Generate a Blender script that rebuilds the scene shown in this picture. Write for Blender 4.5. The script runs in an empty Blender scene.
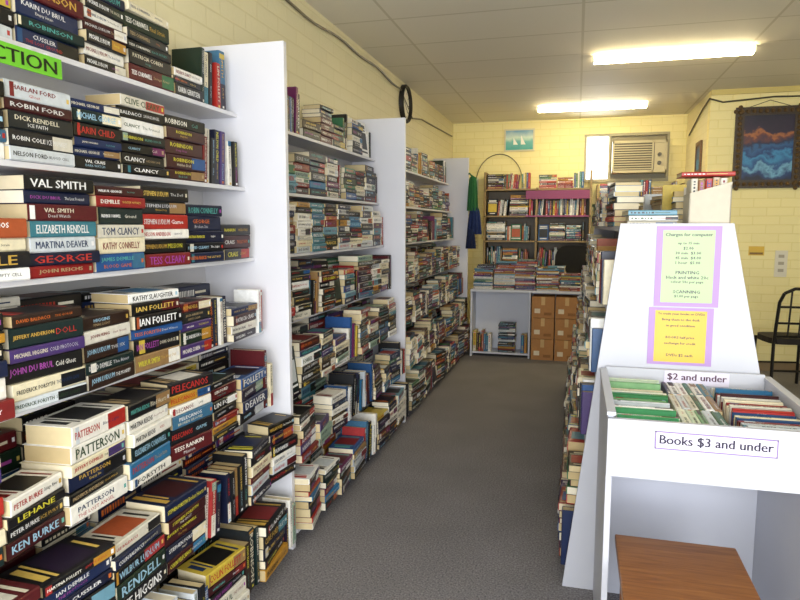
import bpy, math, random
import numpy as np
from mathutils import Matrix, Vector, Euler
random.seed(31)
R = random.random
U = random.uniform
S = bpy.context.scene

def lin(c):
    if isinstance(c, str):
        c = c.lstrip('#'); c = tuple(int(c[i:i+2], 16)/255 for i in (0, 2, 4))
    return tuple((x/12.92 if x <= 0.04045 else ((x+0.055)/1.055)**2.4) for x in c)

# ------------------------------------------------------------------ materials
def newmat(name):
    m = bpy.data.materials.new(name); m.use_nodes = True
    nt = m.node_tree
    return m, nt, nt.nodes['Principled BSDF']

def attr_mat(name, rough=0.5, noise=0.06, nscale=40, metallic=0.0, bump=0.0):
    m, nt, p = newmat(name)
    a = nt.nodes.new('ShaderNodeAttribute'); a.attribute_name = 'Col'
    n = nt.nodes.new('ShaderNodeTexNoise'); n.inputs['Scale'].default_value = nscale
    tc = nt.nodes.new('ShaderNodeTexCoord'); nt.links.new(tc.outputs['Object'], n.inputs['Vector'])
    mr = nt.nodes.new('ShaderNodeMapRange'); mr.inputs['To Min'].default_value = 1-noise*2; mr.inputs['To Max'].default_value = 1+noise
    nt.links.new(n.outputs['Fac'], mr.inputs['Value'])
    mx = nt.nodes.new('ShaderNodeVectorMath'); mx.operation = 'SCALE'
    nt.links.new(a.outputs['Color'], mx.inputs[0]); nt.links.new(mr.outputs['Result'], mx.inputs['Scale'])
    nt.links.new(mx.outputs['Vector'], p.inputs['Base Color'])
    p.inputs['Roughness'].default_value = rough; p.inputs['Metallic'].default_value = metallic
    if bump:
        b = nt.nodes.new('ShaderNodeBump'); b.inputs['Strength'].default_value = bump; b.inputs['Distance'].default_value = 0.004
        nt.links.new(n.outputs['Fac'], b.inputs['Height']); nt.links.new(b.outputs['Normal'], p.inputs['Normal'])
    return m

M_BOOK = attr_mat('book_cover', 0.42, 0.12, 60)
M_PAINT = attr_mat('painted_board', 0.45, 0.02, 6)
M_MATTE = attr_mat('matte', 0.8, 0.06, 30)
M_METAL = attr_mat('dark_metal', 0.4, 0.03, 30, 0.3)
M_CLOTH = attr_mat('cloth', 0.95, 0.15, 50, 0, 0.5)

def brick_wall(name, axis, col, mort):
    m, nt, p = newmat(name)
    tc = nt.nodes.new('ShaderNodeTexCoord'); sp = nt.nodes.new('ShaderNodeSeparateXYZ'); cb = nt.nodes.new('ShaderNodeCombineXYZ')
    nt.links.new(tc.outputs['Object'], sp.inputs[0])
    nt.links.new(sp.outputs[axis], cb.inputs['X']); nt.links.new(sp.outputs['Z'], cb.inputs['Y'])
    b = nt.nodes.new('ShaderNodeTexBrick')
    b.inputs['Scale'].default_value = 1; b.inputs['Brick Width'].default_value = 0.24; b.inputs['Row Height'].default_value = 0.086
    b.inputs['Mortar Size'].default_value = 0.006; b.inputs['Mortar Smooth'].default_value = 0.8
    b.inputs['Color1'].default_value = (*col, 1); b.inputs['Color2'].default_value = (*[c*0.96 for c in col], 1); b.inputs['Mortar'].default_value = (*mort, 1)
    nt.links.new(cb.outputs[0], b.inputs['Vector'])
    nt.links.new(b.outputs['Color'], p.inputs['Base Color'])
    n = nt.nodes.new('ShaderNodeTexNoise'); n.inputs['Scale'].default_value = 35; n.inputs['Detail'].default_value = 4
    nt.links.new(tc.outputs['Object'], n.inputs['Vector'])
    ma = nt.nodes.new('ShaderNodeMath'); ma.operation = 'MULTIPLY_ADD'; ma.inputs[1].default_value = -0.8
    nt.links.new(b.outputs['Fac'], ma.inputs[0]); nt.links.new(n.outputs['Fac'], ma.inputs[2])
    bp = nt.nodes.new('ShaderNodeBump'); bp.inputs['Strength'].default_value = 0.4; bp.inputs['Distance'].default_value = 0.006
    nt.links.new(ma.outputs[0], bp.inputs['Height']); nt.links.new(bp.outputs['Normal'], p.inputs['Normal'])
    p.inputs['Roughness'].default_value = 0.5
    return m
M_WX = brick_wall('painted_brick_side', 'Y', lin('#e6ddb6'), lin('#dcd2a6'))
M_WY = brick_wall('painted_brick_end', 'X', lin('#efe3a4'), lin('#e4d792'))

def carpet_mat():
    m, nt, p = newmat('carpet')
    tc = nt.nodes.new('ShaderNodeTexCoord')
    n = nt.nodes.new('ShaderNodeTexNoise'); n.inputs['Scale'].default_value = 130; n.inputs['Detail'].default_value = 6
    n2 = nt.nodes.new('ShaderNodeTexNoise'); n2.inputs['Scale'].default_value = 2.5; n2.inputs['Detail'].default_value = 5
    nt.links.new(tc.outputs['Object'], n.inputs['Vector']); nt.links.new(tc.outputs['Object'], n2.inputs['Vector'])
    r = nt.nodes.new('ShaderNodeValToRGB'); r.color_ramp.elements[0].position = 0.32; r.color_ramp.elements[1].position = 0.7
    r.color_ramp.elements[0].color = (*lin('#565557'), 1); r.color_ramp.elements[1].color = (*lin('#938f92'), 1)
    nt.links.new(n.outputs['Fac'], r.inputs[0])
    mr = nt.nodes.new('ShaderNodeMapRange'); mr.inputs['To Min'].default_value = 0.75; mr.inputs['To Max'].default_value = 1.2
    nt.links.new(n2.outputs['Fac'], mr.inputs['Value'])
    mx = nt.nodes.new('ShaderNodeVectorMath'); mx.operation = 'SCALE'
    nt.links.new(r.outputs[0], mx.inputs[0]); nt.links.new(mr.outputs[0], mx.inputs['Scale']); nt.links.new(mx.outputs[0], p.inputs['Base Color'])
    bp = nt.nodes.new('ShaderNodeBump'); bp.inputs['Strength'].default_value = 0.7; bp.inputs['Distance'].default_value = 0.006
    nt.links.new(n.outputs['Fac'], bp.inputs['Height']); nt.links.new(bp.outputs[0], p.inputs['Normal'])
    p.inputs['Roughness'].default_value = 1.0
    return m
def ceil_mat():
    m, nt, p = newmat('ceiling_panels')
    tc = nt.nodes.new('ShaderNodeTexCoord')
    b = nt.nodes.new('ShaderNodeTexBrick'); b.offset = 0.0
    b.inputs['Scale'].default_value = 1; b.inputs['Brick Width'].default_value = 1.2; b.inputs['Row Height'].default_value = 0.6
    b.inputs['Mortar Size'].default_value = 0.010; b.inputs['Mortar Smooth'].default_value = 0.2
    c = lin('#ebe4d2')
    b.inputs['Color1'].default_value = (*c, 1); b.inputs['Color2'].default_value = (*[x*0.95 for x in c], 1); b.inputs['Mortar'].default_value = (*lin('#d2cab2'), 1)
    nt.links.new(tc.outputs['Object'], b.inputs['Vector']); nt.links.new(b.outputs['Color'], p.inputs['Base Color'])
    p.inputs['Roughness'].default_value = 0.7
    return m
def wood_mat(name, c1, c2, axis_scale=(3, 40, 40)):
    m, nt, p = newmat(name)
    tc = nt.nodes.new('ShaderNodeTexCoord'); mp = nt.nodes.new('ShaderNodeMapping'); mp.inputs['Scale'].default_value = axis_scale
    n = nt.nodes.new('ShaderNodeTexNoise'); n.inputs['Scale'].default_value = 1.2; n.inputs['Detail'].default_value = 6; n.inputs['Distortion'].default_value = 1.5
    r = nt.nodes.new('ShaderNodeValToRGB'); r.color_ramp.elements[0].position = 0.3; r.color_ramp.elements[1].position = 0.7
    r.color_ramp.elements[0].color = (*lin(c1), 1); r.color_ramp.elements[1].color = (*lin(c2), 1)
    nt.links.new(tc.outputs['Object'], mp.inputs[0]); nt.links.new(mp.outputs[0], n.inputs['Vector'])
    nt.links.new(n.outputs['Fac'], r.inputs[0]); nt.links.new(r.outputs[0], p.inputs['Base Color'])
    p.inputs['Roughness'].default_value = 0.3
    return m
def emit_mat(name, col, s):
    m = bpy.data.materials.new(name); m.use_nodes = True; nt = m.node_tree
    nt.nodes.remove(nt.nodes['Principled BSDF'])
    e = nt.nodes.new('ShaderNodeEmission'); e.inputs[0].default_value = (*col, 1); e.inputs[1].default_value = s
    nt.links.new(e.outputs[0], nt.nodes['Material Output'].inputs[0])
    return m
M_CARPET = carpet_mat(); M_CEIL = ceil_mat()
M_WOOD = wood_mat('stool_wood', '#7c4c28', '#a06c3c')
M_TUBE = emit_mat('fluorescent_diffuser', (1.0, 0.84, 0.50), 50)
MATS = [M_BOOK, M_PAINT, M_MATTE, M_METAL, M_CLOTH, M_WX, M_WY, M_CARPET, M_CEIL, M_WOOD, M_TUBE]
BOOK, PAINT, MATTE, METAL, CLOTH, WX, WY, CARPET, CEIL, WOOD, TUBE = range(11)

# ------------------------------------------------------------------ mesh builder
BOXF = [(0, 3, 2, 1), (4, 5, 6, 7), (0, 1, 5, 4), (1, 2, 6, 5), (2, 3, 7, 6), (3, 0, 4, 7)]
class MB:
    def __init__(s): s.V = []; s.F = []; s.C = []; s.Mi = []; s.n = 0
    def add(s, verts, faces, col, mat=PAINT, M=None):
        v = np.asarray(verts, dtype=float)
        if M is not None:
            a = np.array(M); v = v @ a[:3, :3].T + a[:3, 3]
        s.V.append(v); o = s.n; s.n += len(v)
        for f in faces: s.F.append(tuple(i+o for i in f))
        s.C.extend([col]*len(faces)); s.Mi.extend([mat]*len(faces))
    def box(s, x0, x1, y0, y1, z0, z1, col=(1, 1, 1), mat=PAINT, M=None):
        s.add([(x0, y0, z0), (x1, y0, z0), (x1, y1, z0), (x0, y1, z0), (x0, y0, z1), (x1, y0, z1), (x1, y1, z1), (x0, y1, z1)], BOXF, col, mat, M)
    def prism(s, poly, axis, a0, a1, col, mat=PAINT, M=None):
        n = len(poly); vs = []
        for a in (a0, a1):
            for (p, q) in poly:
                vs.append({'y': (p, a, q), 'x': (a, p, q), 'z': (p, q, a)}[axis])
        fs = [tuple(range(n)), tuple(range(2*n-1, n-1, -1))]
        for i in range(n): j = (i+1) % n; fs.append((i, i+n, j+n, j))
        s.add(vs, fs, col, mat, M)
    def cyl(s, p0, p1, r0, r1=None, col=(1, 1, 1), mat=METAL, n=10, M=None):
        r1 = r0 if r1 is None else r1
        p0 = Vector(p0); p1 = Vector(p1); d = (p1-p0)
        q = d.to_track_quat('Z', 'Y').to_matrix()
        vs = []
        for (p, r) in ((p0, r0), (p1, r1)):
            for i in range(n):
                t = 2*math.pi*i/n; vs.append(tuple(p + q @ Vector((r*math.cos(t), r*math.sin(t), 0))))
        fs = [tuple(range(n-1, -1, -1)), tuple(range(n, 2*n))]
        for i in range(n): j = (i+1) % n; fs.append((i, j, j+n, i+n))
        s.add(vs, fs, col, mat, M)
    def tube(s, pts, r, col, mat=METAL, n=8):
        for a, b in zip(pts[:-1], pts[1:]): s.cyl(a, b, r, r, col, mat, n)
        for p in pts[1:-1]: s.ball(p, r, col, mat)
    def ball(s, c, r, col, mat=METAL, nu=8, nv=5, sc=(1, 1, 1)):
        vs = []; fs = []
        for j in range(nv+1):
            ph = math.pi*j/nv
            for i in range(nu):
                t = 2*math.pi*i/nu
                vs.append((c[0]+r*sc[0]*math.sin(ph)*math.cos(t), c[1]+r*sc[1]*math.sin(ph)*math.sin(t), c[2]+r*sc[2]*math.cos(ph)))
        for j in range(nv):
            for i in range(nu):
                k = (i+1) % nu; fs.append((j*nu+i, (j+1)*nu+i, (j+1)*nu+k, j*nu+k))
        s.add(vs, fs, col, mat)
    def build(s, name, bevel=0.0, parent=None):
        me = bpy.data.meshes.new(name)
        V = np.concatenate(s.V)
        me.from_pydata(V.tolist(), [], s.F)
        used = sorted(set(s.Mi)); mp = {m: i for i, m in enumerate(used)}
        for m in used: me.materials.append(MATS[m])
        me.polygons.foreach_set('material_index', [mp[m] for m in s.Mi])
        ca = me.color_attributes.new(name='Col', type='FLOAT_COLOR', domain='CORNER')
        lt = np.array([len(f) for f in s.F]); c = np.array([(*x[:3], 1.0) for x in s.C])
        ca.data.foreach_set('color', np.repeat(c, lt, axis=0).ravel())
        me.update()
        o = bpy.data.objects.new(name, me); S.collection.objects.link(o)
        if bevel:
            b = o.modifiers.new('bevel', 'BEVEL'); b.width = bevel; b.segments = 2; b.limit_method = 'ANGLE'
        if parent: o.parent = parent
        return o

# ------------------------------------------------------------------ text cache
_T = {}
def textmesh(t, res=1):
    k = (t, res)
    if k in _T: return _T[k]
    cu = bpy.data.curves.new('t', 'FONT'); cu.body = t; cu.resolution_u = res; cu.size = 1
    ob = bpy.data.objects.new('t', cu); S.collection.objects.link(ob)
    dg = bpy.context.evaluated_depsgraph_get(); dg.update()
    me = ob.evaluated_get(dg).to_mesh()
    v = np.array([tuple(x.co) for x in me.vertices]); f = [tuple(p.vertices) for p in me.polygons]
    ob.evaluated_get(dg).to_mesh_clear()
    bpy.data.objects.remove(ob); bpy.data.curves.remove(cu)
    lo = v.min(0); hi = v.max(0); v = v-lo; w, h = (hi-lo)[:2]
    _T[k] = (v, f, w, h); return _T[k]
def put_text(mb, t, x0, z0, bw, bh, col, M, plane_y=-0.0005, res=1, stretch=1.5, mat=BOOK, center=True, bold=False):
    if not t.strip(): return
    v, f, w, h = textmesh(t, res)
    sz = bh/h; sx = min(bw/w, sz*stretch); sz = min(sz, sx*1.6)
    ox = x0+(bw-w*sx)/2 if center else x0; oz = z0+(bh-h*sz)/2
    vv = np.stack([v[:, 0]*sx+ox, np.full(len(v), plane_y), v[:, 1]*sz+oz], 1)
    mb.add(vv, f, col, mat, M)
    if bold:
        vv = vv.copy(); vv[:, 0] += h*sx*0.05; vv[:, 1] -= 0.0002
        mb.add(vv, f, col, mat, M)

# ------------------------------------------------------------------ books
DARK = ['#0c0c0e', '#101014', '#0b0e14', '#15151a', '#101630', '#16264e', '#3a0d12', '#55141a', '#1a1f22', '#0e2424', '#20122c', '#14281c', '#2c1a12', '#0a0a0c', '#0d0d12', '#08090c', '#101c3c', '#0f0f0f']
LIGHT = ['#e8e4da', '#f1eee6', '#d8d3c4', '#e9dfc0', '#cfd6dc', '#f4f4f2']
BRIGHT = ['#a82820', '#8f1a1c', '#24528e', '#2a6f9c', '#b8862b', '#2f6a47', '#6a2256', '#a8502a', '#6a98ac', '#46306c', '#8fa898', '#94744c', '#1f4a7a', '#3a7a8a', '#7a1f1f', '#c9b040', '#a83030', '#3a6a8a']
TXT_L = ['#f5f2e8', '#ffffff', '#e0c060', '#c8a248', '#b8322a', '#d8d040', '#c8c8d0', '#9fc8e0', '#d06c2c', '#d8d8d8', '#f0f0f0', '#b8a078', '#58a8a0', '#a048a0', '#e8e8e8', '#ddd6c0']
TXT_D = ['#1a1a1a', '#7a1418', '#17305a', '#222222', '#b02020', '#20401f']
DARK, LIGHT, BRIGHT, TXT_L, TXT_D = [[lin(x) for x in l] for l in (DARK, LIGHT, BRIGHT, TXT_L, TXT_D)]
GREENS = [lin(x) for x in ('#2f7a44', '#3f8f5a', '#7fae7a', '#cfe0c4', '#e8ead8', '#245c3a')]
PAGES = [lin(x) for x in ('#dccfae', '#cbb98f', '#e6ddc6', '#bfa97c', '#e2d6b8', '#d0bd92')]
FN = ['COLIN', 'JEFFERY', 'JOHN', 'FREDERICK', 'ROBIN', 'HARLAN', 'LEE', 'KEN', 'PATRICIA', 'ROBERT', 'CLIVE', 'STEPHEN', 'JAMES', 'IAN', 'DAVID', 'MICHAEL', 'JON', 'JACK', 'KATHY', 'TOM', 'NELSON', 'WILBUR', 'TESS', 'MINETTE', 'VAL', 'PETER', 'DICK', 'MARTINA', 'ELIZABETH', 'RUTH', 'LIN', 'KARIN']
LN = ['FORBES', 'DEAVER', 'CONNOLLY', 'FORSYTH', 'COOK', 'COBEN', 'CHILD', 'FOLLETT', 'CORNWELL', 'LUDLUM', 'CUSSLER', 'KING', 'PATTERSON', 'RANKIN', 'BALDACCI', 'CONNELLY', 'CLEARY', 'HIGGINS', 'REICHS', 'CLANCY', 'DEMILLE', 'SMITH', 'GERRITSEN', 'WALTERS', 'McDERMID', 'ROBINSON', 'FRANCIS', 'COLE', 'GEORGE', 'RENDELL', 'ANDERSON', 'SLAUGHTER', 'LEHANE', 'PELECANOS', 'DU BRUL', 'FORD', 'CRAIS', 'BURKE']
T1 = ['Black', 'Dark', 'Deep', 'Silent', 'The Last', 'Blood', 'Cold', 'Final', 'Savage', 'The Lost', 'Dead', 'Broken', 'Hidden', 'Blind', 'The Devil\'s', 'Night', 'The Fourth', 'Winter', 'Ice', 'Fatal', 'The Stone', 'Empty']
T2 = ['River', 'Watch', 'Six', 'Storm', 'Fury', 'Gorge', 'Faith', 'Strain', 'Way Out', 'Hearts', 'Light', 'Ground', 'Cell', 'Monkey', 'Justice', 'Prey', 'Witness', 'Protocol', 'Mission', 'Ghost', 'Doll', 'Hour', 'Chair', 'Kiss', 'Angel', 'Line', 'Game']
def author():
    l = random.choice(LN)
    return l if R() < .3 else random.choice(FN)+' '+l
def title():
    r = R()
    t = random.choice(T1)+' '+random.choice(T2) if r < .6 else ('The '+random.choice(T2) if r < .8 else random.choice(T2))
    return t.upper() if R() < .4 else t
def lum(c): return 0.2*c[0]+0.7*c[1]+0.1*c[2]
def pick_cover(pd=0.56, pl=0.2):
    r = R()
    if r < pd: return random.choice(DARK)
    if r < pd+pl: return random.choice(LIGHT)
    return random.choice(BRIGHT)
def tcol(c): return random.choice(TXT_L if lum(c) < 0.25 else TXT_D)
def patch(mb, M, x0, x1, z0, z1, col, y):
    mb.add([(x0, y, z0), (x1, y, z0), (x1, y, z1), (x0, y, z1)], [(0, 1, 2, 3)], col, BOOK, M)

def book(mb, M, L, D, T, cover, mode=2, auth=None, tc=None):
    """local: x length, y inward from spine, z thickness"""
    b = 0.0012; ch = min(0.004, T*0.25)
    mb.box(0, L, ch*0.7, D, 0, b, cover, BOOK, M)
    mb.box(0, L, ch*0.7, D, T-b, T, cover, BOOK, M)
    mb.prism([(ch*0.7, 0), (0, ch), (0, T-ch), (ch*0.7, T), (ch*0.7+0.001, T), (ch*0.7+0.001, 0)], 'x', 0, L, cover, BOOK, M)
    mb.box(0.002, L-0.002, ch*0.7+0.001, D-0.004, b, T-b, random.choice(PAGES), MATTE, M)
    if mode == 0: return
    tc = tc or tcol(cover)
    h = T-2*ch
    if R() < 0.3:
        x0 = U(0.55, 0.75)*L; patch(mb, M, x0, L, ch, T-ch, pick_cover(0.3, 0.25), -.0002)
    if R() < 0.25:
        x0 = U(0.0, 0.1)*L; patch(mb, M, x0, x0+U(.004, .03), ch, T-ch, pick_cover(0.1, 0.3), -.0003)
    if R() < .5:
        x0 = L*0.93; q = min(h*.35, .006); patch(mb, M, x0, x0+.009, T/2-q, T/2+q, random.choice(TXT_L), -.0004)
    if mode == 1:
        a = U(0.4, 0.58)*L; q = 0.05*L; zz = h*U(.22, .34)
        while q < a:
            w = U(0.004, 0.010)
            patch(mb, M, q, q+w, ch+zz, T-ch-zz, tc, -.0005)
            q += w+0.005
        z0 = ch+h*.4; z1 = T-ch-h*.4
        patch(mb, M, a+.012, 0.86*L, z0, z1, tcol(cover), -.0005)
    else:
        auth = auth or author()
        r = R()
        if r < 0.2:
            k = U(.5, .75); put_text(mb, auth, 0.07*L, ch+h*(1-k)/2, 0.8*L, h*k, tc, M, bold=True, stretch=1.8)
        elif r < .45 and T > .035:
            put_text(mb, auth, 0.07*L, ch+h*.52, 0.7*L, h*.32, tc, M, bold=True, stretch=1.3)
            put_text(mb, title(), 0.07*L, ch+h*.14, 0.7*L, h*.24, tcol(cover), M, stretch=1.2)
        else:
            f = U(0.46, 0.6); k = U(.28, .56); k2 = U(.22, .4)
            put_text(mb, auth, 0.04*L, ch+h*(1-k)/2, f*L-0.04*L, h*k, tc, M, bold=True, stretch=1.3)
            put_text(mb, title(), (f+0.03)*L, ch+h*(1-k2)/2, (0.87-f)*L, h*k2, tcol(cover), M, stretch=1.3)

UPR = Matrix(((0, 0, 1, 0), (0, 1, 0, 0), (-1, 0, 0, 0), (0, 0, 0, 1)))
FACE = Matrix(((0, 1, 0, 0), (0, 0, -1, 0), (-1, 0, 0, 0), (0, 0, 0, 1)))

def cover_art(mb, M, L, D, T, col, z=None):
    z = T+0.0004 if z is None else z
    c2 = pick_cover(0.5, 0.1)
    x0, x1 = 0.3*L, 0.8*L
    mb.add([(x0, D*.1, z), (x1, D*.1, z), (x1, D*.9, z), (x0, D*.9, z)], [(0, 1, 2, 3)], c2, BOOK, M)
    tc = tcol(col)
    for (a, w) in ((0.08, 0.10), (0.22, 0.04), (0.86, 0.05)):
        i = U(0.05, 0.25)
        mb.add([(a*L, D*i, z), ((a+w)*L, D*i, z), ((a+w)*L, D*(1-i), z), (a*L, D*(1-i), z)], [(0, 1, 2, 3)], tc, BOOK, M)

def size(thick=1.0):
    r = R()
    if r < 0.5: return U(0.175, 0.182), U(0.108, 0.115), U(0.024, 0.042)*thick
    if r < 0.8: return U(0.195, 0.215), U(0.125, 0.14), U(0.026, 0.046)*thick
    return U(0.23, 0.245), U(0.15, 0.16), U(0.028, 0.05)*thick

def stack(mb, F, x, y, hmax, mode, pd, big=0.5, minh=0.3, mess=0.04, thick=1.0):
    if R() < 1-big: L0, D0 = 0.182, 0.114
    else: L0, D0 = U(0.205, 0.235), U(0.13, 0.155)
    auth = author(); base = pick_cover(pd); tc0 = tcol(base)
    hh = hmax*U(max(minh, 0.75), 1.0) if R() < 0.82 else hmax*U(minh, 0.75)
    z = 0.0
    last = None
    yaw = U(-mess, mess)
    drift = U(-1, 1)*mess*.06
    while True:
        L = L0+U(-.007, .007); D = D0+U(-.006, .006)
        T = (U(0.024, 0.05) if L0 < .19 else U(0.03, 0.056))*thick
        if z+T > hh and z > 0:
            if hh-z > .026: T = hh-z-.002
            else: break
        if z+T > hmax: break
        c = base if R() < 0.3 else pick_cover(pd)
        M = F @ Matrix.Translation((x+L0/2+drift*z*8+U(-.004, .006), y+U(0, 0.014), z)) @ Matrix.Rotation(yaw+U(-.06, .06), 4, 'Z') @ Matrix.Translation((-L/2, 0, 0))
        book(mb, M, L, D, T, c, mode, auth if R() < 0.5 else None, tc0 if c == base else None)
        last = (M, L, D, T, c); z += T+0.0006
        if z > hh-.02: break
    if last: cover_art(mb, *last)
    return L0+0.009

def uprights(mb, F, x, y, hmax, n, mode, pd, lean=0.0, thick=1.0):
    x0 = x
    for i in range(n):
        L, D, T = size(thick)
        L = min(L, hmax-0.005)
        c = pick_cover(pd)
        a = lean+U(-.01, .01)
        M = F @ Matrix.Translation((x, y+U(0, .015), L*math.cos(a)+0.001)) @ Matrix.Rotation(a, 4, 'Y') @ UPR
        book(mb, M, L, D, T, c, mode)
        x += T+0.0012
    return x-x0+abs(lean)*0.2

def faceout(mb, F, x, y, hmax):
    L = min(U(0.18, 0.24), hmax-0.01); D = L*0.64; T = U(0.02, 0.035)
    c = pick_cover(0.4, 0.2)
    M = F @ Matrix.Translation((x, y+T+0.03, L*math.cos(0.12))) @ Matrix.Rotation(-0.12, 4, 'X') @ FACE
    book(mb, M, L, D, T, c, 1); cover_art(mb, M, L, D, T, c)
    return D+0.01

def fill_row(mb, F, length, hmax, mode=2, pd=0.56, pu=0.16, pf=0.06, back=None, big=0.5, yoff=0.0, minh=0.3, mess=.04, thick=1.0):
    x = 0.008
    while x < length-0.19:
        r = R()
        if r < pf: w = faceout(mb, F, x, yoff+0.01, hmax)
        elif r < pf+pu:
            w = uprights(mb, F, x, yoff+0.01, hmax, random.randint(3, 5), mode, pd*0.7, U(0, .12) if R() < .5 else 0, thick)
        else: w = stack(mb, F, x, yoff, hmax, mode, pd, big if length-x > .26 else 0, minh, mess, thick)
        x += w+U(0, .006)
    if length-x > .05:
        uprights(mb, F, x, yoff+0.01, hmax, int((length-x)/(.05*thick)), mode, pd*0.7, 0, thick)
    if back:
        x = 0.02
        while x < length-0.25:
            x += stack(mb, F, x, yoff+back, hmax*1.0, 1, pd, big, 0.85)+0.005

def rowframe(origin, yaw):
    return Matrix.Translation(origin) @ Matrix.Rotation(yaw, 4, 'Z')

W = lin('#dadae0'); W2 = lin('#cfcfd5'); W3 = lin('#bfc1cb')
# ------------------------------------------------------------------ room
XL, XR, YF, YB, ZC = -1.60, 3.3, -1.8, 8.55, 2.78
XP, YP = 1.24, 7.15
def simple(name, boxes, mat, col=(1, 1, 1)):
    mb = MB()
    for b in boxes: mb.box(*b, col, mat)
    return mb.build(name)
simple('floor', [(XL-.12, XR+.12, YF-.12, YB+.12, -0.1, 0)], CARPET)
simple('ceiling', [(XL-.12, XR+.12, YF-.12, YB+.12, ZC, ZC+.1)], CEIL)
simple('wall_left', [(XL-.12, XL, YF-.12, YB+.12, 0, ZC)], WX)
simple('wall_right', [(XR, XR+.12, YF-.12, YP, 0, ZC)], WX)
wx0, wx1, wz0, wz1 = 0.09, 1.02, 2.03, 2.55
simple('wall_back', [(XL, wx0, YB, YB+.12, 0, ZC), (wx1, XP+.12, YB, YB+.12, 0, ZC), (wx0, wx1, YB, YB+.12, 0, wz0), (wx0, wx1, YB, YB+.12, wz1, ZC)], WY)
simple('wall_alcove', [(XP, XP+.12, YP+.12, YB, 0, ZC)], WX)
simple('wall_partition', [(XP, XR+.12, YP, YP+.12, 0, ZC)], WY)
simple('wall_front', [(XL, -1.2, YF-.12, YF, 0, ZC), (3.0, XR, YF-.12, YF, 0, ZC), (-1.2, 3.0, YF-.12, YF, 0, .25), (-1.2, 3.0, YF-.12, YF, 2.5, ZC)], WY)
simple('trim_1', [(XP-.0, XR, YP-.03, YP, ZC-.05, ZC)], PAINT, lin('#cdbb70'))
simple('baseboard_back', [(XL, XP, YB-.015, YB, 0, .09)], PAINT, lin('#b9a765'))
simple('baseboard_right', [(XP, XR, YP-.015, YP, 0, .09)], PAINT, lin('#7d6a4a'))
mb = MB()
for x in (-1.2, 0.2, 1.6, 2.94): mb.box(x, x+.06, YF-.08, YF-.03, .25, 2.5, lin('#9a9a9a'), METAL)
for z in (.25, 2.44): mb.box(-1.2, 3.0, YF-.08, YF-.03, z, z+.06, lin('#9a9a9a'), METAL)
mb.build('window_1')
mb = MB(); fc = lin('#a09878')
mb.box(wx0-.03, wx1+.03, YB-.02, YB+.03, wz1, wz1+.03, fc); mb.box(wx0-.03, wx1+.03, YB-.03, YB+.03, wz0-.035, wz0, fc)
mb.box(wx0-.025, wx0, YB-.02, YB+.03, wz0, wz1, fc); mb.box(wx1, wx1+.03, YB-.02, YB+.03, wz0, wz1, fc)
mb.box(0.35, 0.38, YB, YB+.04, wz0, wz1, fc)
mb.box(.38, wx1, YB+.035, YB+.05, wz0, wz1, lin('#8c8262'))
mb.build('window_2')
mb = MB(); ac = lin('#b8ae8c')
ax0, ax1, az0, az1 = .39, 1.01, 2.09, 2.47
mb.box(ax0, ax1, YB-.16, YB+.03, az0, az1, ac)
mb.box(ax0, ax1, YB-.175, YB-.16, az1-.03, az1, ac); mb.box(ax0, ax1, YB-.175, YB-.16, az0, az0+.03, ac)
mb.box(ax0, ax0+.02, YB-.175, YB-.16, az0, az1, ac); mb.box(ax1-.02, ax1, YB-.175, YB-.16, az0, az1, ac)
mb.box(ax0+.02, ax1-.14, YB-.162, YB-.161, az0+.03, az1-.03, lin('#4c4636'))
mb.box(ax1-.17, ax1-.15, YB-.175, YB-.16, az0, az1, ac)
for i in range(11):
    z = az0+.04+i*.028; mb.box(ax0+.02, ax1-.17, YB-.178, YB-.162, z, z+.011, ac)
for z in (2.2, 2.3): mb.cyl((ax1-.085, YB-.19, z), (ax1-.085, YB-.16, z), .022, col=lin('#4a463c'), n=14)
mb.build('window_air_conditioner', 0.002)

def light(x0, x1, y):
    mb = MB()
    mb.box(x0, x1, y-.035, y+.035, ZC-.03, ZC, lin('#e6e0c8'))
    mb.prism([(y-.052, ZC-.03), (y+.052, ZC-.03), (y+.045, ZC-.05), (y+.02, ZC-.058), (y-.02, ZC-.058), (y-.045, ZC-.05)], 'x', x0+.015, x1-.015, (1, 1, 1), TUBE)
    for a in (x0, x1-.015): mb.box(a, a+.015, y-.055, y+.055, ZC-.06, ZC-.028, lin('#e6e0c8'))
    mb.build('fluorescent_ceiling_light')
light(.08, 1.24, 5.5); light(-.47, .70, 7.62)

# ------------------------------------------------------------------ left bookcases
LV = [1.925, 1.615, 1.315, 1.0, .69, .385, .075]
XF = [-1.41, -1.38, -1.345, -1.31, -1.27, -1.225, -1.185]
OV = [0.0, .008, .02, .04, .055, .06, .055]
def bay(y0, y1, panels, name, mode, pd, minh, big, thick):
    mb = MB()
    for p in panels: mb.box(XL+.004, -1.19, p-.014, p+.014, 0, 2.21, W)
    a, b = y0+.014, y1-.014
    mb.box(XL+.004, XL+.012, a, b, 0.02, 1.93, W2)
    for z, xf in zip(LV, XF): mb.box(XL+.012, xf, a, b, z-.016, z, W)
    mb.box(XL+.012, -1.24, a, b, 0, .055, W2)
    mb.build(name, 0.0015)
    bk = MB()
    for i, (z, xf) in enumerate(zip(LV, XF)):
        F = rowframe((xf+OV[i], a+.004, z+.0008), math.pi/2)
        hm = .25 if i == 0 else (.255 if i == 1 else .285)
        if i >= 3: hm = .275
        fill_row(bk, F, b-a-.01, hm, mode, pd, pu=.13 if i < 6 else .3, pf=.07, back=.19 if i >= 3 else None, minh=minh, big=big, mess=.03+.022*i, thick=thick)
    bk.build('shelved_books')
bay(.45, 2.56, [.45, 2.56], 'bookcase', 2, .66, .45, .7, .95)
bay(2.574, 4.53, [4.53], 'bookcase', 2, .55, .45, .45, .85)
bay(4.544, 7.33, [7.33], 'bookcase', 1, .5, .6, .4, .85)
mb = MB(); M = Matrix.Translation((-1.352, 1.2, 1.842)) @ Matrix.Rotation(math.pi/2, 4, 'Z')
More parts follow.
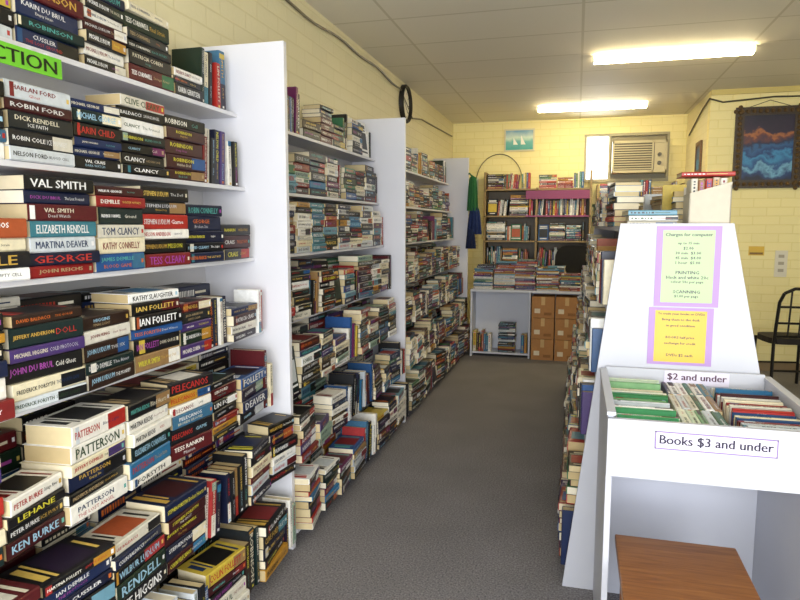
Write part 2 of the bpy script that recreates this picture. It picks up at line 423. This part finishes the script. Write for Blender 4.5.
mb.box(0, .30, 0, .003, 0, .052, lin('#6fc22e'), PAINT, M); put_text(mb, 'FICTION', .03, .009, .25, .033, lin('#101a08'), M, -0.001, 3, bold=True)
for x in (.03, .25): mb.box(x, x+.01, .001, .056, .0515, .0575, lin('#dddddd'), PAINT, M); mb.box(x, x+.01, .051, .056, .0515, .078, lin('#dddddd'), PAINT, M)
mb.build('fiction_sign')

# ------------------------------------------------------------------ gondola (A-frame double sided)
GY0, GY1 = 2.56, 6.1
def gl(z): return -.015+.118*z
def gr(z): return .85-.21*z
mb = MB()
for y in (GY0, GY1):
    mb.prism([(gl(0), 0), (gr(0), 0), (gr(1.46), 1.46), (gl(1.46), 1.46)], 'y', y, y+.02, W3)
mb.box(.33, .35, GY0+.02, GY1, 0, 1.44, W2)
mb.box(gl(1.44)+.0, gr(1.44), GY0+.02, GY1, 1.43, 1.448, W3)
GL = [.06, .33, .60, .87, 1.14]
for z in GL:
    mb.box(gl(z)+.0, .33, GY0+.02, GY1, z-.016, z, W3); mb.box(.35, gr(z)-.05, GY0+.02, GY1, z-.016, z, W3)
mb.build('double_sided_book_display', 0.001)
bk = MB()
for i, z in enumerate(GL):
    F = rowframe((gl(z)-.035, GY1-.01, z+.001), -math.pi/2)
    fill_row(bk, F, GY1-GY0-.04, .25, 1, .45, pu=.1, pf=0, minh=.7, thick=.8)
    F = rowframe((gr(z)-.04, GY0+.03, z+.001), math.pi/2)
    fill_row(bk, F, GY1-GY0-.04, .24, 1, .35, pu=.1, pf=0, minh=.7, thick=.8)
F = rowframe((gl(1.46)-.02, GY1-.01, 1.449), -math.pi/2)
fill_row(bk, F, GY1-GY0-.42, .22, 1, .25, pu=.1, pf=0, minh=.35, thick=.6, mess=.15)
F = rowframe((gr(1.46)-.01, GY0+.35, 1.449), math.pi/2)
fill_row(bk, F, GY1-GY0-.42, .19, 1, .25, pu=.2, pf=0, minh=.35, thick=.6, mess=.15)
for i in range(3):
    z = 1.449+i*.021
    book(bk, Matrix.Translation((.185+U(0, .01), GY0+.08, z)) @ Matrix.Rotation(U(-.05, .05), 4, 'Z'), .175, .25, .019, random.choice(LIGHT+BRIGHT), 1)
bk.build('display_books')
mb = MB(); cc = lin('#c8c0af')
bx = Matrix.Translation((.395, GY0+.03, 1.449)) @ Matrix.Rotation(-.03, 4, 'Z')
mb.prism([(0, 0), (.14, 0), (.14, .16), (.0, .12)], 'y', 0, .003, cc, MATTE, bx)
mb.box(0, .14, .17, .174, 0, .15, cc, MATTE, bx)
mb.box(0, .004, 0, .174, 0, .12, cc, MATTE, bx); mb.box(.136, .14, 0, .174, 0, .15, cc, MATTE, bx); mb.box(0, .14, 0, .174, 0, .004, cc, MATTE, bx)
x = .006
for c in ('#c9c2af', '#8a5a3a', '#b23a2c', '#b9a990', '#cfc9bc'):
    T = .023; L = U(.155, .175)
    book(mb, bx @ Matrix.Translation((x, .02, L+.005)) @ UPR, L, .13, T, lin(c), 1)
    x += T+.0015
book(mb, bx @ Matrix.Translation((-.03, .0, .181)) @ Matrix.Rotation(.05, 4, 'Z'), .18, .12, .016, lin('#a32a22'), 1)
mb.build('carton_of_books')

# posters on panel
PY = GY0-.003
def poster(name, x0, x1, z0, z1, border, inner, title_, lines):
    mb = MB(); M = Matrix.Translation((x0, PY, z0)); w = x1-x0; h = z1-z0
    mb.box(0, w, 0, .002, 0, h, border, PAINT, M)
    mb.add([(w*.1, -.0006, h*.05), (w*.9, -.0006, h*.05), (w*.9, -.0006, h*.95), (w*.1, -.0006, h*.95)], [(0, 1, 2, 3)], inner, PAINT, M)
    put_text(mb, title_, w*.14, h*.865, w*.72, h*.05, lin('#2c2040'), M, -.0012, 2, bold=True)
    n = len(lines)
    for i, l in enumerate(lines):
        put_text(mb, l, w*.17, h*(.78-.72*i/n)-.004, w*.66, .0115, lin('#3a2a45'), M, -.0012, 1, stretch=1.1, bold=True)
    mb.build(name)
poster('price_list_poster', .285, .505, 1.155, 1.45, lin('#a884c0'), lin('#afc896'), 'Charges for computer', ['up to 15 min', '$2.00', '30 min  $3.00', '45 min  $4.00', '1 hour  $5.00', '', 'PRINTING', 'black and white 20c', 'colour 50c per page', '', 'SCANNING', '$1.00 per page'])
poster('exchange_notice_poster', .27, .492, .935, 1.15, lin('#a884c0'), lin('#d4b43c'), 'To trade your books or DVDs', ['Bring them to the desk', 'in good condition', '', 'BOOKS half price', 'exchange for credit', '', 'DVDs $2 each'])

# ------------------------------------------------------------------ bargain bin
BX0, BX1, BY0, BY1, BZ = .105, .685, 1.94, 2.55, .90
mb = MB(); t = .018
mb.box(BX0, BX0+t, BY0+t, BY1, 0, BZ, W3)
mb.box(BX1-t, BX1, BY0+t, BY1, 0, BZ, W3)
mb.box(BX0, BX1, BY0, BY0+t, .715, BZ-.01, W3)
mb.box(BX0+t, BX1-t, BY1-t, BY1, .05, BZ+.02, W3)
mb.box(BX0+t, BX1-t, BY0+t, BY1-t, .735, .75, W3)
mb.box(BX0-.004, BX0+t+.004, BY0-.006, BY1, BZ, BZ+.012, W3)
mb.box(BX1-t-.004, BX1+.004, BY0-.006, BY1, BZ, BZ+.012, W3)
bin_o = mb.build('bargain_book_bin', .0015)
mb = MB(); M = Matrix.Translation((.236, BY0-.003, .812))
mb.box(0, .318, 0, .002, 0, .052, lin('#dcd6e8'), PAINT, M)
for a in ((0, .318, -.001, 0, 0, .003), (0, .318, -.001, 0, .049, .052), (0, .003, -.001, 0, 0, .052), (.315, .318, -.001, 0, 0, .052)): mb.box(*a, lin('#8a70ac'), PAINT, M)
put_text(mb, 'Books $3 and under', .012, .012, .294, .03, lin('#180c30'), M, -.0012, 3, bold=True, stretch=1.3)
mb.build('bin_price_sign')
mb = MB(); M = Matrix.Translation((.33, BY1-t-.004, .868))
mb.box(0, .22, 0, .002, 0, .05, lin('#dcd6e8'), PAINT, M); put_text(mb, '$2 and under', .01, .014, .2, .028, lin('#4a1a3a'), M, -.0012, 2, bold=True)
mb.build('rear_price_sign')
bk = MB()
UPX = Matrix(((1, 0, 0, 0), (0, 0, 1, 0), (0, -1, 0, 0), (0, 0, 0, 1)))
inner0 = BX0+t+.006
cols = [(inner0, False), (inner0+.19, True), (inner0+.35, False)]
for ci, (cx, turned) in enumerate(cols):
    if not turned:
        y = BY0+t+.006
        while y < BY1-t-.045:
            T = U(.009, .024); L = U(.17, .18); D = U(.112, .142)
            c = random.choice(GREENS) if (ci == 0 and R() < .6) else pick_cover(.08, .55)
            book(bk, Matrix.Translation((cx+U(0, .006), y, .752+D)) @ UPX, L, D, T, c, 2); y += T+.0015
    else:
        for yy in (BY0+t+.2, BY0+t+.39, BY0+t+.568):
            x = cx
            while x < cx+.126:
                T = U(.012, .028)
                M = Matrix.Translation((x+T, yy-.186, .752+.125)) @ Matrix.Rotation(math.pi/2, 4, 'Z') @ UPX
                book(bk, M, .178, U(.11, .122), T, random.choice(GREENS) if R() < .25 else pick_cover(.12, .5), 2); x += T+.0015
bk.build('bargain_books')

# stool
mb = MB(); sc = (1, 1, 1)
sx0, sx1, sy0, sy1, sz = .15, .51, 1.72, 2.13, .45
mb.box(sx0, sx1, sy0, sy1, sz-.025, sz, sc, WOOD)
for x in (sx0+.02, sx1-.055):
    for y in (sy0+.02, sy1-.055): mb.box(x, x+.035, y, y+.035, 0, sz-.025, sc, WOOD)
for y in (sy0+.025, sy1-.045): mb.box(sx0+.05, sx1-.05, y, y+.018, sz-.085, sz-.025, sc, WOOD)
for x in (sx0+.03, sx1-.048): mb.box(x, x+.018, sy0+.05, sy1-.05, sz-.085, sz-.025, sc, WOOD)
for x in (sx0+.03, sx1-.048): mb.box(x, x+.018, sy0+.05, sy1-.05, .14, .17, sc, WOOD)
mb.build('wooden_stool', .004)

# ------------------------------------------------------------------ counter and back area
mb = MB(); g = lin('#cfd2dc')
mb.box(-1.12, .75, 7.10, 7.75, .73, .755, g)
for x in (-1.12, -.48, .06, .73): mb.box(x, x+.02, 7.12, 7.73, 0, .73, g)
mb.box(-1.10, .73, 7.40, 7.415, 0, .73, g)
mb.box(-1.10, -.48, 7.14, 7.40, .03, .05, g)
mb.build('service_desk', .002)
bk = MB()
F = rowframe((-1.09, 7.15, .0515), 0)
uprights(bk, F, .0, .0, .24, 7, 1, .1, 0, .8)
stack(bk, F, .28, 0, .34, 1, .3, .8, .9, .03, .5)
uprights(bk, F, .53, .0, .22, 2, 1, .2)
bk.build('books_under_desk')
mb = MB(); bc = lin('#a9794a'); bd = lin('#8a5f38')
for i in range(2):
    for j in range(3):
        x = -.445+i*.25; z = j*.232
        j1 = U(-.008, .008)
        mb.box(x, x+.238, 7.08+j1, 7.38+j1, z, z+.228, bc, MATTE)
        mb.box(x+.10, x+.14, 7.078+j1, 7.081+j1, z+.14, z+.228, lin('#c7a878'), MATTE)
        mb.box(x+.03, x+.09, 7.079+j1, 7.081+j1, z+.05, z+.10, lin('#d8cdb8'), MATTE)
        mb.box(x+.13, x+.21, 7.079+j1, 7.081+j1, z+.03, z+.06, bd, MATTE)
mb.build('cardboard_boxes', .002)
bk = MB()
F = rowframe((-1.10, 7.13, .756), 0)
fill_row(bk, F, 1.6, .30, 1, .1, pu=.15, pf=.2, minh=.3, big=.9, mess=.12, thick=.4)
F = rowframe((-1.10, 7.40, .756), 0)
fill_row(bk, F, 1.0, .38, 1, .15, pu=.1, pf=.15, minh=.7, big=.9, mess=.12, thick=.45)
bk.build('books_on_desk')

mb = MB(); pc = lin('#8c764c')
for x in (-1.14, -.5, .14): mb.box(x, x+.025, 8.22, 8.53, 0, 2.12 if x != -.5 else 1.92, pc)
SH = [(1.91, 1), (1.58, 1), (1.27, 1), (.95, 1), (.5, 1), (.1, 1)]
for z, _ in SH: mb.box(-1.14, .165, 8.22, 8.53, z-.02, z, pc)
mb.box(-1.115, .14, 8.51, 8.53, 0, 1.9, lin('#5c4c30'))
mb.box(-.62, .14, 8.212, 8.219, 1.78, 1.885, lin('#7a2a5a'))
mb.box(-.62, .14, 8.212, 8.219, 1.562, 1.582, lin('#8a3a6a'))
mb.build('wall_shelving_unit', .002)
bk = MB()
for z, _ in SH:
    F = rowframe((-1.11, 8.24, z+.001), 0)
    fill_row(bk, F, .59, .2 if z > 1.9 else .29, 1, .25, pu=.5, pf=.15, minh=.75, thick=.6)
    F = rowframe((-.47, 8.24, z+.001), 0)
    fill_row(bk, F, .59, .2 if z > 1.9 else .24, 1, .3, pu=.6, pf=.1, minh=.7, thick=.6)
bk.build('shelved_videos')
mb = MB()
for z in (1.78, 1.45, 1.1): mb.box(.22, 1.2, 8.25, 8.54, z-.02, z, pc)
for x in (.22, 1.18): mb.box(x, x+.02, 8.25, 8.54, 0, 1.95, pc)
mb.build('storage_shelf', .002)
bk = MB()
for z in (1.78, 1.45, 1.1):
    fill_row(bk, rowframe((.25, 8.27, z+.001), 0), .92, .22, 1, .1, pu=.4, pf=.2, minh=.5, mess=.15, thick=.7)
bk.build('stored_books')
mb = MB()
for (x, z, w, h, c) in ((-1.50, 1.50, .2, .28, '#e6dcae'), (-1.47, 1.15, .22, .3, '#d8c88a'), (-1.42, 1.86, .16, .22, '#b8c0a8')):
    mb.box(x, x+w, YB-.004, YB, z, z+h, lin(c))
    for k in range(4): mb.box(x+.02, x+w-.02, YB-.005, YB-.004, z+.04+k*.05, z+.048+k*.05, lin('#6a5a3a'))
mb.build('wall_notices')
mb = MB()
def drape(x0, x1, y, z0, z1, col, amp=.015, ph=0):
    nx, nz = 14, 10; vs = []; fs = []
    for k in (0, 1):
        for j in range(nz+1):
            f = j/nz; s = .55+.45*f**.6
            for i in range(nx+1):
                u = i/nx-.5; xc = (x0+x1)/2+u*(x1-x0)*s
                vs.append((xc, y+amp*math.sin(i*1.7+ph)*f-(0.03*math.cos(u*math.pi)*(1 if k else -1)), z1-(z1-z0)*f-.03*abs(u)*(1-f)))
    n = (nx+1)*(nz+1)
    for k in (0, 1):
        for j in range(nz):
            for i in range(nx):
                a = k*n+j*(nx+1)+i; fs.append((a, a+1, a+nx+2, a+nx+1))
    mb.add(vs, fs, col, CLOTH)
mb.cyl((-1.17, 7.30, 2.02), (-1.17, 7.20, 2.02), .006, col=lin('#888888'))
drape(-1.19, -1.06, 7.22, 1.62, 2.0, lin('#2a6a3a'))
drape(-1.19, -1.02, 7.23, 1.36, 1.66, lin('#1a2c5c'), ph=1)
drape(-1.20, -1.08, 7.21, 1.20, 1.42, lin('#16244a'), ph=2)
mb.tube([(-1.13, 7.22, 1.98), (-1.16, 7.215, 2.03), (-1.17, 7.22, 2.03), (-1.10, 7.22, 1.98)], .006, lin('#2a6a3a'), CLOTH)
mb.build('hanging_bag')
mb = MB(); pts = []
for i in range(25):
    t_ = i/24*math.pi; pts.append((-.99-.3*math.cos(t_), 8.53, 2.0+.37*math.sin(t_)))
mb.tube(pts, .005, lin('#4a4230')); mb.build('wall_cable')
mb = MB(); pts = []
for i in range(40):
    y = .3+i*(5.55/39); pts.append((XL+.012, y, 2.70-.012*math.sin(y*2.3)-.01*math.sin(y*7)))
pts += [(XL+.012, 6.3, 2.5), (XL+.012, 6.7, 2.55), (XL+.012, 8.4, 2.6)]
mb.tube(pts, .008, lin('#6a624c')); mb.build('wall_cable')
mb = MB()
pts = [(XP-.012, 8.3, 2.5), (XP-.012, 7.5, 2.66), (XP-.012, 7.14, 2.70), (1.35, YP-.012, 2.66), (1.8, YP-.012, 2.69), (3.0, YP-.012, 2.66)]
mb.tube(pts, .008, lin('#4a4436')); mb.build('wall_cable')

# clock
mb = MB(); cy, cz, cr = 6.02, 2.585, .175; n = 40; dkc = lin('#1a1612')
ring = []; fs = []
for i in range(n):
    a = 2*math.pi*i/n
    for (rr, xx) in ((cr, 0), (cr, .03), (cr-.012, .045), (cr-.028, .03), (cr-.028, .012)):
        ring.append((XL+xx, cy+rr*math.cos(a), cz+rr*math.sin(a)))
for i in range(n):
    j = (i+1) % n
    for k in range(4): fs.append((i*5+k, j*5+k, j*5+k+1, i*5+k+1))
mb.add(ring, fs, dkc, PAINT)
mb.cyl((XL, cy, cz), (XL+.014, cy, cz), cr-.026, col=lin('#efe9d6'), mat=PAINT, n=n)
for i in range(12):
    a = i*math.pi/6; Mx = Matrix.Translation((XL+.0145, cy, cz)) @ Matrix.Rotation(a, 4, 'X')
    mb.box(0, .001, -.004, .004, .115, .138, dkc, PAINT, Mx)
for a, l in ((1.0, .08), (-2.2, .115)):
    Mx = Matrix.Translation((XL+.016, cy, cz)) @ Matrix.Rotation(a, 4, 'X'); mb.box(0, .001, -.004, .004, -.015, l, dkc, PAINT, Mx)
mb.build('wall_clock')

def art_mat(name, ramp, zc0, zc1):
    m, nt, p = newmat(name)
    tc = nt.nodes.new('ShaderNodeTexCoord'); sp = nt.nodes.new('ShaderNodeSeparateXYZ'); nt.links.new(tc.outputs['Object'], sp.inputs[0])
    n = nt.nodes.new('ShaderNodeTexNoise'); n.inputs['Scale'].default_value = 9; n.inputs['Detail'].default_value = 5; nt.links.new(tc.outputs['Object'], n.inputs['Vector'])
    mr = nt.nodes.new('ShaderNodeMapRange'); mr.inputs['From Min'].default_value = zc0; mr.inputs['From Max'].default_value = zc1; nt.links.new(sp.outputs['Z'], mr.inputs['Value'])
    ad = nt.nodes.new('ShaderNodeMath'); ad.operation = 'MULTIPLY_ADD'; ad.inputs[1].default_value = .5; ad.inputs[2].default_value = -.25
    nt.links.new(n.outputs['Fac'], ad.inputs[0])
    a2 = nt.nodes.new('ShaderNodeMath'); nt.links.new(ad.outputs[0], a2.inputs[0]); nt.links.new(mr.outputs[0], a2.inputs[1])
    r = nt.nodes.new('ShaderNodeValToRGB'); e = r.color_ramp.elements
    e[0].position = ramp[0][0]; e[0].color = (*lin(ramp[0][1]), 1); e[1].position = ramp[-1][0]; e[1].color = (*lin(ramp[-1][1]), 1)
    for p_, c in ramp[1:-1]: k = e.new(p_); k.color = (*lin(c), 1)
    nt.links.new(a2.outputs[0], r.inputs[0]); nt.links.new(r.outputs[0], p.inputs['Base Color']); p.inputs['Roughness'].default_value = .4
    MATS.append(m); return len(MATS)-1
A1 = art_mat('seascape_painting', [(0, '#0a1430'), (.12, '#14386c'), (.2, '#6fa8c8'), (.25, '#1a4880'), (.36, '#3a86b8'), (.42, '#163a70'), (.52, '#2a5a8c'), (.58, '#1a2448'), (.66, '#6a3c34'), (.7, '#a8683a'), (.75, '#2c2038'), (1, '#12142a')], 1.88, 2.54)
A2 = art_mat('beach_print', [(0, '#3f9a94'), (.4, '#6fb7b0'), (.6, '#cfe0cf'), (1, '#6fa0c0')], 2.42, 2.66)
def frame(name, M, w, h, art, fw, fcol, ornate=False, sails=False):
    mb = MB()
    mb.box(0, w, -.02, 0, 0, fw, fcol, PAINT, M); mb.box(0, w, -.02, 0, h-fw, h, fcol, PAINT, M)
    mb.box(0, fw, -.02, 0, fw, h-fw, fcol, PAINT, M); mb.box(w-fw, w, -.02, 0, fw, h-fw, fcol, PAINT, M)
    mb.box(fw, w-fw, -.012, 0, fw, h-fw, fcol, art, M)
    if ornate:
        c2 = lin('#5a4526')
        k = int(w/.05)
        for i in range(k+1):
            for z in (fw/2, h-fw/2):
                p = M @ Vector((i*w/k, -.02, z)); mb.ball(p, .022, c2, PAINT, 6, 4)
        k = int(h/.05)
        for i in range(k+1):
            for x in (fw/2, w-fw/2):
                p = M @ Vector((x, -.02, i*h/k)); mb.ball(p, .022, c2, PAINT, 6, 4)
        mb.tube([M @ Vector((w*.2, -.005, h)), M @ Vector((w*.5, -.005, h+.06)), M @ Vector((w*.8, -.005, h))], .003, lin('#2a241a'))
    if sails:
        for a, s in ((.3, .09), (.55, .12)):
            mb.prism([(w*a, h*.3), (w*a+.06, h*.3), (w*a, h*.3+s)], 'y', -.014, -.013, lin('#f2f0e6'), PAINT, M)
    mb.build(name)
frame('framed_painting', Matrix.Translation((1.47, YP-.004, 1.82)), .60, .78, A1, .08, lin('#3a2c18'), True)
frame('sailboat_picture', Matrix.Translation((-.93, YB-.004, 2.40)), .38, .28, A2, .018, lin('#d8cfae'), False, True)
frame('small_framed_picture', Matrix.Translation((XP-.004, 7.75, 2.0)) @ Matrix.Rotation(-math.pi/2, 4, 'Z'), .3, .34, A1, .04, lin('#6a4a26'))
mb = MB(); M = Matrix.Translation((1.9, YP-.006, .95))
mb.box(0, .11, 0, .006, 0, .26, lin('#d9d4c2'), PAINT, M)
for z in (.05, .12, .19): mb.box(.03, .08, -.004, 0, z, z+.03, lin('#a59e8a'), PAINT, M)
mb.build('switch_panel')
mb = MB(); M = Matrix.Translation((1.66, YP-.003, 1.16)); mb.box(0, .14, 0, .003, 0, .09, lin('#d8b23a'), PAINT, M)
mb.add([(.01, -.001, .01), (.13, -.001, .01), (.13, -.001, .03), (.01, -.001, .03)], [(0, 1, 2, 3)], lin('#7a5a1a'), PAINT, M); mb.build('yellow_notice')

def chair(x, y, rot):
    mb = MB(); k = lin('#14110e'); Mx = Matrix.Translation((x, y, 0)) @ Matrix.Rotation(rot, 4, 'Z')
    P = lambda *a: tuple(Mx @ Vector(a))
    for sx in (-.19, .19):
        mb.tube([P(sx*1.05, -.2, 0), P(sx, -.18, .45)], .014, k)
        mb.tube([P(sx*1.1, .22, 0), P(sx, .18, .45), P(sx*.95, .22, .80), P(sx*.8, .235, .88)], .014, k)
    mb.tube([P(-.152, .235, .88), P(-.07, .24, .92), P(.07, .24, .92), P(.152, .235, .88)], .014, k)
    for z in (.62, .76): mb.tube([P(-.18, .205, z), P(0, .225, z), P(.18, .205, z)], .010, k)
    for sx in (-.09, 0, .09): mb.tube([P(sx, .2, .5), P(sx, .235, .9)], .008, k)
    mb.tube([P(-.19, .18, .5), P(.19, .18, .5)], .010, k)
    mb.tube([P(-.195, -.19, .2), P(.195, -.19, .2)], .009, k); mb.tube([P(-.2, .2, .2), P(.2, .2, .2)], .009, k)
    pl = []
    for i in range(20):
        a = 2*math.pi*i/20; c, s_ = math.cos(a), math.sin(a)
        pl.append((.21*math.copysign(abs(c)**.5, c), .2*math.copysign(abs(s_)**.5, s_)))
    mb.prism(pl, 'z', .43, .48, lin('#1e1712'), MATTE, Mx)
    mb.build('cafe_chair')
chair(1.84, 6.4, math.pi+.15)
chair(2.6, 6.3, -1.2)
mb = MB()
mb.cyl((2.35, 5.6, 0), (2.35, 5.6, .02), .2, col=lin('#1c1814'), n=20); mb.cyl((2.35, 5.6, .02), (2.35, 5.6, .72), .025, col=lin('#1c1814'))
mb.cyl((2.35, 5.6, .72), (2.35, 5.6, .745), .32, col=lin('#6a4a30'), mat=MATTE, n=28); mb.build('cafe_table')

mb = MB(); k = lin('#17171a'); ox, oy = -.02, 8.03
pl = []
for i in range(24):
    a = 2*math.pi*i/24; c, s_ = math.cos(a), math.sin(a)
    pl.append((ox+.23*math.copysign(abs(c)**.6, c), .96+.26*math.copysign(abs(s_)**.6, s_)))
mb.prism(pl, 'y', oy+.10, oy+.16, k, CLOTH)
mb.prism([(ox+.0+.23*math.cos(i*.3142), oy-.08+.17*math.sin(i*.3142)) for i in range(20)], 'z', .44, .50, k, CLOTH)
mb.box(ox-.03, ox+.03, oy+.12, oy+.15, .42, .75, k, METAL); mb.box(ox-.03, ox+.03, oy-.08, oy+.15, .41, .44, k, METAL)
mb.cyl((ox, oy-.08, .08), (ox, oy-.08, .44), .025, col=k)
for i in range(5):
    a = i*2*math.pi/5+.3; e = (ox+.2*math.cos(a), oy-.08+.14*math.sin(a), .06); mb.cyl((ox, oy-.08, .1), e, .02, .014, k); mb.ball((e[0], e[1], .028), .028, k)
mb.build('office_chair')

# ------------------------------------------------------------------ lights
def area(name, loc, rot, sx, sy, e, col):
    l = bpy.data.lights.new(name, 'AREA'); l.shape = 'RECTANGLE'; l.size = sx; l.size_y = sy; l.energy = e; l.color = col
    o = bpy.data.objects.new(name, l); o.location = loc; o.rotation_euler = rot; S.collection.objects.link(o)
area('shopfront_daylight', (.4, YF-.02, 1.4), (math.radians(90), 0, 0), 3.2, 2.2, 190, (.92, .95, 1.0))
area('back_window_daylight', (.23, YB+.2, 2.3), (math.radians(-90), 0, 0), .25, .5, 9, (.9, .95, 1.0))
w = bpy.data.worlds.new('World'); S.world = w; w.use_nodes = True
bg = w.node_tree.nodes['Background']; bg.inputs[0].default_value = (.88, .94, 1, 1); bg.inputs[1].default_value = 2.4

cam = bpy.data.cameras.new('Camera'); cam.lens = 29.1; cam.sensor_width = 36; cam.clip_start = .05
co = bpy.data.objects.new('Camera', cam); co.location = (0, 0, 1.45)
co.rotation_euler = (math.radians(90-6.52), 0, math.radians(15.2)); S.collection.objects.link(co); S.camera = co
S.view_settings.view_transform = 'Standard'
S.view_settings.exposure = 0.15
